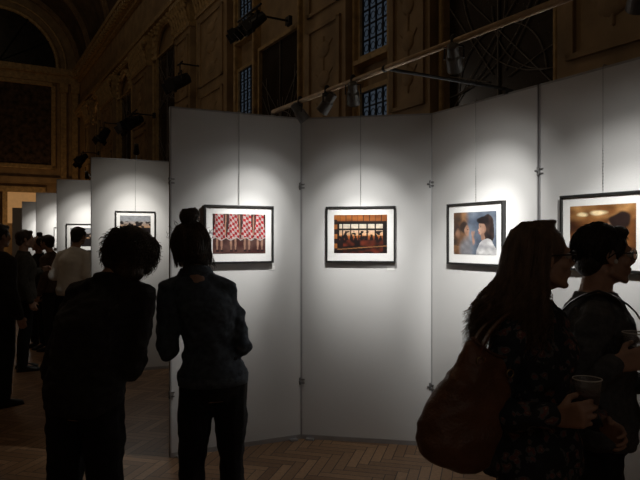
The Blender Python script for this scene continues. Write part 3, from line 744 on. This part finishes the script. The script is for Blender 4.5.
def person(label,loc,yaw,H,fem=False,lean=((.9,0,0),(1.7,0,0)),arms=None,head=(0,0,0),hair=None,hairm='hairdark',top='darkjacket',bottom='trouser',
           grow=.022,hem=.86,fold=.008,vox=.0075,glass=False,stance=None,collar=True,curlL=(25,40,30),curlR=(25,40,30),legr=(.085,.062,.05),hn=None,sleeve=1.0,wide=1.0,skirt=0,seams=False,headz=0,neck=1.0,hs=1.0):
    k=H/1.70; root=empty('person',(loc[0],loc[1],0),math.radians(yaw),label=label,category='person')
    off=lambda z: V(smooth_interp(lean,z)+(0,))
    T=TORSO_F if fem else TORSO_M
    arms=dict(arms or {})
    sh={}; 
    for s,nm in ((-1,'L'),(1,'R')):
        sx=.150 if fem else .172
        sh[nm]=(V((s*sx*wide,-.005,1.345))+off(1.36))*k
        if nm+'e' not in arms: arms[nm+'e']=(s*.22,-.03,1.08); arms[nm+'w']=(s*.24,.05,.85)
    st=stance or {}
    hips={}; kn={}; an={}
    for s,nm in ((-1,'L'),(1,'R')):
        hips[nm]=V((s*.085,0,.89))*k; kn[nm]=V(st.get(nm+'k',(s*.095,.015,.49)))*k; an[nm]=V(st.get(nm+'a',(s*.10,-.02,.08)))*k
    def torso(b,g,zmin=.80,zmax=1.5,flare=0):
        rings=[]
        zs=[z for z in np.linspace(zmin,min(zmax,1.44),22)]
        for z in zs:
            rx,ry=smooth_interp(T,z); o=off(z); gg=g*(1 if z<1.28 else max(.55,1-(z-1.28)*4))
            if flare and z<1.05: rx=max(rx,.15)+flare*(1.05-z); ry=max(ry,.11)+flare*(1.05-z)
            rings.append([V((o.x+(rx*wide+gg)*math.cos(t),o.y-.005+(ry*wide+gg)*math.sin(t),z))*k for t in [2*math.pi*q/28 for q in range(28)]])
        b.loft(rings)
    hp=V((0,.02,1.585+headz))+off(1.585)
    Mh=Matrix.Translation(hp*k)@Euler((math.radians(head[0]),math.radians(head[1]),math.radians(head[2])),'XYZ').to_matrix().to_4x4()@Matrix.Scale(k*hs,4)
    nb=(V((0,-.012,1.41))+off(1.41))*k
    b=MB(); torso(b,0); b.cap(nb,.056*k*neck,Mh@V((0,-.02,-.055)),.052*k*neck); b.cap((V((0,-.02,1.37))+off(1.38))*k,.068*k,nb+V((0,0,.02)),.054*k*neck)
    head_pieces(b,Mh,fem)
    for s,nm in ((-1,'L'),(1,'R')):
        e_=V(arms[nm+'e'])*k; w_=V(arms[nm+'w'])*k
        b.cap((V((s*.05,-.01,1.375))+off(1.38))*k,.048*k,sh[nm],.046*k)
        m1=sh[nm].lerp(e_,.4); m2=e_.lerp(w_,.3)
        b.chain([sh[nm],m1,e_,m2,w_],[.046*k,.043*k,.035*k,.036*k,.024*k])
        d=(w_-e_).normalized(); nrm=(hn or {}).get(nm,(-s*.8,.3,-.3)); dd=(hn or {}).get(nm+'d',d)
        hand(b,w_+d*.01*k,dd,nrm,s,k,curlL if nm=='L' else curlR)
        b.cap((V((s*.08,0,.9)))*k,.09*k,hips[nm],.085*k)
        m=hips[nm].lerp(kn[nm],.5); c=kn[nm].lerp(an[nm],.3)+V((0,-.012,0))
        b.chain([hips[nm],m,kn[nm],c,an[nm]],[.082*k,.072*k,.052*k,.052*k,.033*k]); b.cap(an[nm],.033*k,V((an[nm].x,an[nm].y+.1*k,.04*k)),.024*k)
    b.obj('body',M_['skin'],root,vox=vox*.66,sm=2)
    for s in (-1,1):
        g=MB(); g.ell((s*.031,.0745,.004),(.0125,.0125,.0105),Mh); g.obj('eye',M_['eye'],root,smooth=True)
    b=MB(); torso(b,grow,hem,1.44,skirt)
    for s,nm in ((-1,'L'),(1,'R')):
        e_=V(arms[nm+'e'])*k; w_=V(arms[nm+'w'])*k; ag=grow*.70
        b.cap((V((s*.045,-.01,1.375))+off(1.38))*k,(.048+ag)*k,sh[nm],(.043+ag)*k)
        m1=sh[nm].lerp(e_,.4)
        if sleeve>=1:
            end=e_.lerp(w_,.97)
            b.chain([sh[nm],m1,e_,e_.lerp(w_,.4),end],[(.045+ag)*k,(.045+ag)*k,(.039+ag)*k,(.037+ag)*k,(.027+ag*.8)*k])
        else:
            b.chain([sh[nm],m1,sh[nm].lerp(e_,sleeve)],[(.047+grow)*k,(.047+grow)*k,(.045+grow)*k])
    if collar:
        cc=(V((0,-.01,1.425))+off(1.43))*k
        b.tube([cc+V((.068*neck*math.cos(t),.066*neck*math.sin(t)+.01,.022*math.sin(-t)-.0))*k for t in [2*math.pi*q/20 for q in range(20)]],.016*k,8,True)
    b.obj('jacket' if collar else 'top',M_[top],root,vox=vox,sm=3,disp=(fold,12))
    if seams:
        g=MB(); rings=[]
        for z,gr in ((hem-.012,grow-.004),(hem-.010,grow+.004),(hem+.035,grow+.005),(hem+.04,grow-.004)):
            rx,ry=smooth_interp(T,z); o=off(z)
            rings.append([V((o.x+(rx*wide+gr)*math.cos(t),o.y-.005+(ry*wide+gr)*math.sin(t),z))*k for t in [2*math.pi*q/40 for q in range(40)]])
        g.loft(rings); g.obj('waistband',M_['denimseam'],root,smooth=True)
        g=MB()
        cc=(V((0,-.01,1.425))+off(1.43))*k
        pts=[cc+V((.078*math.cos(t),.072*math.sin(t)+.01,.024*math.sin(-t)))*k for t in [math.pi*(.92+1.16*q/20) for q in range(21)]]
        g.loft([[p+V((0,0,.028))*k*.9-(p-cc)*.10,p+V((0,0,.028))*k*.9,p+(p-cc)*.10+V((0,0,-.022))*k,p+V((0,0,-.022))*k] for p in pts]); g.obj('collar',M_['denimseam'],root)
        for nm in ('L','R'):
            e_=V(arms[nm+'e'])*k; w_=V(arms[nm+'w'])*k; d=(w_-e_).normalized(); a=d.orthogonal().normalized(); c=d.cross(a)
            g=MB()
            g.loft([[e_.lerp(w_,f)+(a*math.cos(t)+c*math.sin(t))*r_*k for t in [2*math.pi*q/18 for q in range(18)]] for f,r_ in ((.80,.044),(.81,.052),(.97,.050),(.98,.042))])
            g.obj('cuff',M_['denimseam'],root,smooth=True)
    b=MB(); rings=[]
    for z in np.linspace(.80,1.02,8):
        rx,ry=smooth_interp(T,z); rings.append([V(((rx*wide+.010)*math.cos(t),-.005+(ry*wide+.010)*math.sin(t),z))*k for t in [2*math.pi*q/24 for q in range(24)]])
    b.loft(rings)
    for nm,s in (('L',-1),('R',1)):
        m=hips[nm].lerp(kn[nm],.5)
        b.cap(V((s*.075,0,.88))*k,.10*k,hips[nm],(legr[0]+.012)*k)
        b.chain([hips[nm],m,kn[nm],kn[nm].lerp(an[nm],.35)+V((0,-.01,0)),an[nm]+V((0,0,-.01))],[(legr[0]+.012)*k,(legr[0]+.004)*k,(legr[1]+.008)*k,(legr[1]+.006)*k,(legr[2]+.006)*k])
    b.obj('trousers',M_[bottom],root,vox=vox*1.1,sm=3,disp=(fold*.7,10))
    for nm in ('L','R'): shoe(root,an[nm],k,(0.12 if nm=='R' else -.12,1,0),nm)
    if hair:
        hb,hv,sr=hair(Mh,k); ho=hb.obj('hair',M_[hairm],root,vox=hv if vox<.012 else .009,sm=1)
        if vox<.012: sr.obj('hair_strands',M_[hairm],ho,smooth=True)
    if glass: glasses(root,Mh,k)
    return root,Mh,k
# A curly haired visitor
person('person with curly hair in a dark jacket leaning to look closer',(-1.04,2.74),-12,1.64,lean=((.9,0,0),(1.2,.04,.0),(1.42,.105,.08),(1.7,.205,.17)),
  arms=dict(Le=(-.17,.02,1.0),Lw=(-.04,.20,1.04),Re=(.215,.03,1.03),Rw=(.10,.22,.98)),head=(-16,14,-12),hair=hair_curly,hairm='hairbrown',top='darkjacket',grow=.034,hem=.82,fold=.012,legr=(.092,.075,.066),wide=.96,
  stance=dict(Lk=(-.12,.03,.49),La=(-.13,.0,.08)),headz=-.045,neck=1.15)
# B bun
rB,_,kB=person('woman with a top bun in a dark blue denim jacket',(-.520,3.02),22,1.65,fem=True,lean=((.9,0,0),(1.2,-.03,.0),(1.42,-.08,.05),(1.7,-.125,.09)),
  arms=dict(Le=(-.225,.0,1.06),Lw=(-.20,.25,1.14),Re=(.135,-.05,1.06),Rw=(.06,.14,1.02)),head=(-2,-8,18),hair=hair_bun,hairm='hairbrown',top='denim',grow=.020,hem=.89,fold=.010,legr=(.082,.058,.048),wide=.95,
  curlL=(45,60,40),stance=dict(Lk=(-.10,.03,.49),La=(-.12,.0,.08)),seams=True,hn=dict(L=(.8,.2,-.2)),headz=-.018,neck=1.02,hs=1.04)
# C long hair
rC,MhC,kC=person('woman with long hair and glasses in a dark floral top',(.71,2.05),-135,1.60,fem=True,lean=((.9,0,0),(1.42,0,.0),(1.7,.02,.02)),
  arms=dict(Le=(-.22,-.03,1.08),Lw=(-.12,.18,1.02),Re=(.240,-.05,1.07),Rw=(.205,.165,1.10)),head=(2,0,47),hair=hair_long,hairm='hairauburn',top='floral',grow=.024,hem=.84,fold=.011,vox=.007,glass=True,
  curlR=(48,48,35),hn=dict(R=(-.85,.25,.1),Rd=(.15,.8,.25)),collar=False,skirt=.12,hs=1.03)
# D short hair
rD,MhD,kD=person('person with short dark hair and glasses in a grey shirt',(1.055,2.36),-112,1.60,fem=False,lean=((.9,0,0),(1.42,0,.0),(1.7,0,.015)),
  arms=dict(Le=(-.25,-.02,1.08),Lw=(-.1,.2,1.05),Re=(.285,-.10,1.09),Rw=(.30,.045,1.20)),head=(0,0,20),hair=hair_short,hairm='hairdark',top='greyshirt',grow=.028,hem=.84,fold=.011,vox=.007,glass=True,
  curlR=(48,48,35),hn=dict(R=(-.85,.25,.05),Rd=(-.05,.8,.25)),collar=False,wide=1.14,neck=1.15,hs=1.07)
g=MB()
for sg in (.175,-.17):
    pts=[]
    for i in range(13):
        t=i/12; pts.append(V((.115-.02*math.sin(t*3),sg*math.sin(min(1,t*1.6)*math.pi/2),1.450-.015*t-.42*t*t-.08*t))*kD)
    g.strip(pts,.045,.006,(1,0,0))
g.obj('shoulder_strap',M_['black'],rD)
g=MB(); g.ell((.083,.004,-.020),(.005,.007,.009),MhD); g.obj('earring',M_['matboard'],rD,smooth=True)
def far(px,Z,top_y,yaw,label,**kw):
    H=CH+(240-top_y)/FP*Z; kw.setdefault('fold',.005); person(label,(s_(px)*Z,Z),yaw,H,vox=.013,**kw)
far(-2,5.8,224,-30,'person in a long dark coat seen from behind',top='darkjacket',hair=hair_short,hem=.7,grow=.04,legr=(.09,.075,.065))
far(24,7.4,230,-60,'person in an olive jacket looking toward the panels',top='olive',hair=hair_short,fem=True,hairm='hairbrown',grow=.035,arms=dict(Le=(-.22,-.05,1.10),Lw=(-.1,.2,1.20),Re=(.22,-.03,1.08),Rw=(.24,.05,.86)))
far(53,8.7,235,75,'person in a brown jacket facing another visitor',top='brownjacket',hair=hair_short,fem=True,grow=.03,lean=((.9,0,0),(1.3,0,.03),(1.7,0,.10)))
far(72,7.7,227,-15,'man in a white shirt seen from behind',top='whiteshirt',hair=hair_short,grow=.036,arms=dict(Le=(-.24,-.04,1.10),Lw=(-.17,.17,1.08),Re=(.24,-.04,1.10),Rw=(.17,.17,1.08)),lean=((.9,0,0),(1.3,.02,.02),(1.7,.04,.08)))
far(38,8.9,236,150,'short person in dark clothes facing the visitors',top='darkjacket',hair=hair_bun,fem=True,lean=((.9,0,0),(1.3,-.02,.0),(1.7,-.05,.03)))
# ------------------------------------------------------------ cups, paper, bag
def cup(root,Lp,k,label,tilt=(0,0,0),drink=True):
    p=Matrix.LocRotScale(root.location,root.rotation_euler,None)@(V(Lp)*k)
    e=empty('plastic_cup',p,0,label=label,category='cup'); e.rotation_euler=tilt
    g=MB(); h=.055
    g.lathe([(.001,-h),(.027,-h),(.028,-h+.004),(.038,h-.004),(.0405,h),(.0385,h+.001),(.0365,h-.004),(.0265,-h+.006),(.001,-h+.006)],None,32); g.obj('cup_body',M_['plastic'],e,smooth=True)
    g=MB(); g.tube([(.0395*math.cos(t),.0395*math.sin(t),h) for t in [2*math.pi*q/32 for q in range(32)]],.0017,6,True); g.obj('rim',M_['matboard'],e,smooth=True)
    if drink:
        g=MB(); g.lathe([(.001,-h+.007),(.026,-h+.007),(.0335,.012),(.001,.012)],None,32); g.obj('drink',M_['drink'],e,smooth=False)
cup(rC,(.158,.245,1.165),kC,'clear plastic cup with dark drink held in a hand')
cup(rD,(.246,.115,1.255),kD,'clear plastic cup held in a hand')
p=Matrix.LocRotScale(rB.location,rB.rotation_euler,None)@(V((-.165,.345,1.05))*kB)
g=MB(); g.box((0,0,0),(.08,.004,.15)); o=g.obj('folded_leaflet',M_['card'],bevel=.001,label='white folded leaflet held in a hand',category='leaflet'); o.location=p; o.rotation_euler=(.2,.1,1.1)
# bag
e=empty('handbag',(.445,1.87,1.04),math.radians(20),label='slouchy brown leather handbag hanging from a shoulder',category='handbag'); e.rotation_euler=(0,math.radians(22),math.radians(20))
g=MB()
rings=[]
for z,cx,rx,ry in ((-.185,-.005,.060,.036),(-.172,-.005,.096,.058),(-.13,-.004,.122,.070),(-.05,.0,.130,.072),(.05,.004,.118,.060),(.13,.012,.098,.040),(.165,.018,.086,.026),(.178,.020,.080,.018)):
    rings.append([V((cx+rx*math.copysign(abs(math.cos(t))**.8,math.cos(t)),ry*math.copysign(abs(math.sin(t))**.8,math.sin(t)),z+(.022*math.cos(t)**2 if z>.16 else 0))) for t in [2*math.pi*q/36 for q in range(36)]])
g.loft(rings); g.obj('bag_body',M_['leather'],e,vox=.006,sm=2,disp=(.010,10))
g=MB(); g.tube([(.020+.082*math.cos(t),.021*math.sin(t),.182+.022*math.cos(t)**2) for t in [2*math.pi*q/36 for q in range(36)]],.005,6,True); g.obj('rim_edge',M_['darkstrap'],e,smooth=True)
Mi=(Matrix.LocRotScale(e.location,e.rotation_euler,None)).inverted()
Mc=Matrix.LocRotScale(rC.location,rC.rotation_euler,None)
sp=Mc@(V((.172,-.012,1.400))*kC)
sp=Mi@sp
for s in (-1,1):
    g=MB(); a=V((-.040,s*.026,.15)); c=V((.075,s*.026,.15)); q=sp+V((0,s*.020,0)); 
    pts=[]
    for i in range(13):
        t=i/12; 
        pts.append(a.lerp(q+V((-.014,0,0)),t)+V((-.018*math.sin(math.pi*t),0,0)))
    pts+= [q+V((0,0,.006))]
    for i in range(13):
        t=i/12; pts.append((q+V((.014,0,0))).lerp(c,t)+V((.012*math.sin(math.pi*t),0,0)))
    g.strip(pts,.014,.005,(0,1,0)); g.obj('strap',M_['darkstrap'],e)
for x in (-.040,.075):
    for s in (-1,1):
        g=MB(); g.tube([(x+.012*math.cos(t),s*.040,.145+.012*math.sin(t)) for t in [2*math.pi*q/16 for q in range(16)]],.0025,6,True); g.obj('ring',M_['brass'],e,smooth=True)
# ------------------------------------------------------------ general lighting
def point(v,u,z,en,col,r=.15):  # added point fills that brighten the hall, no fixtures modelled
    li=bpy.data.lights.new('hall_fill','POINT'); li.energy=en; li.color=col; li.shadow_soft_size=r
    lo=bpy.data.objects.new('hall_fill',li); COL.objects.link(lo); lo.location=Matrix.Rotation(A30,4,'Z')@V((v,u,z))
WARM=(1,.78,.53)
point(.2,5,8.6,32,WARM); point(.2,11.5,9.6,25,WARM); point(.5,19,11.2,24,WARM); point(.5,27,12.0,8,WARM)
point(2.6,28.5,2.6,30,(1,.6,.28))
point(.0,11.0,4.6,18,(1,.86,.72),.2)  # added fill for the distant crowd and floor
point(-.9,-1.6,3.2,4.5,(1,.90,.80),.4)  # added fill behind the camera to lift the dark figures
point(1.2,-1.2,2.3,2.6,(1,.88,.78),.3)  # added fill for the pair at right
w=bpy.data.worlds.new('world'); bpy.context.scene.world=w; w.use_nodes=True
w.node_tree.nodes['Background'].inputs[0].default_value=(.05,.07,.12,1); w.node_tree.nodes['Background'].inputs[1].default_value=.1
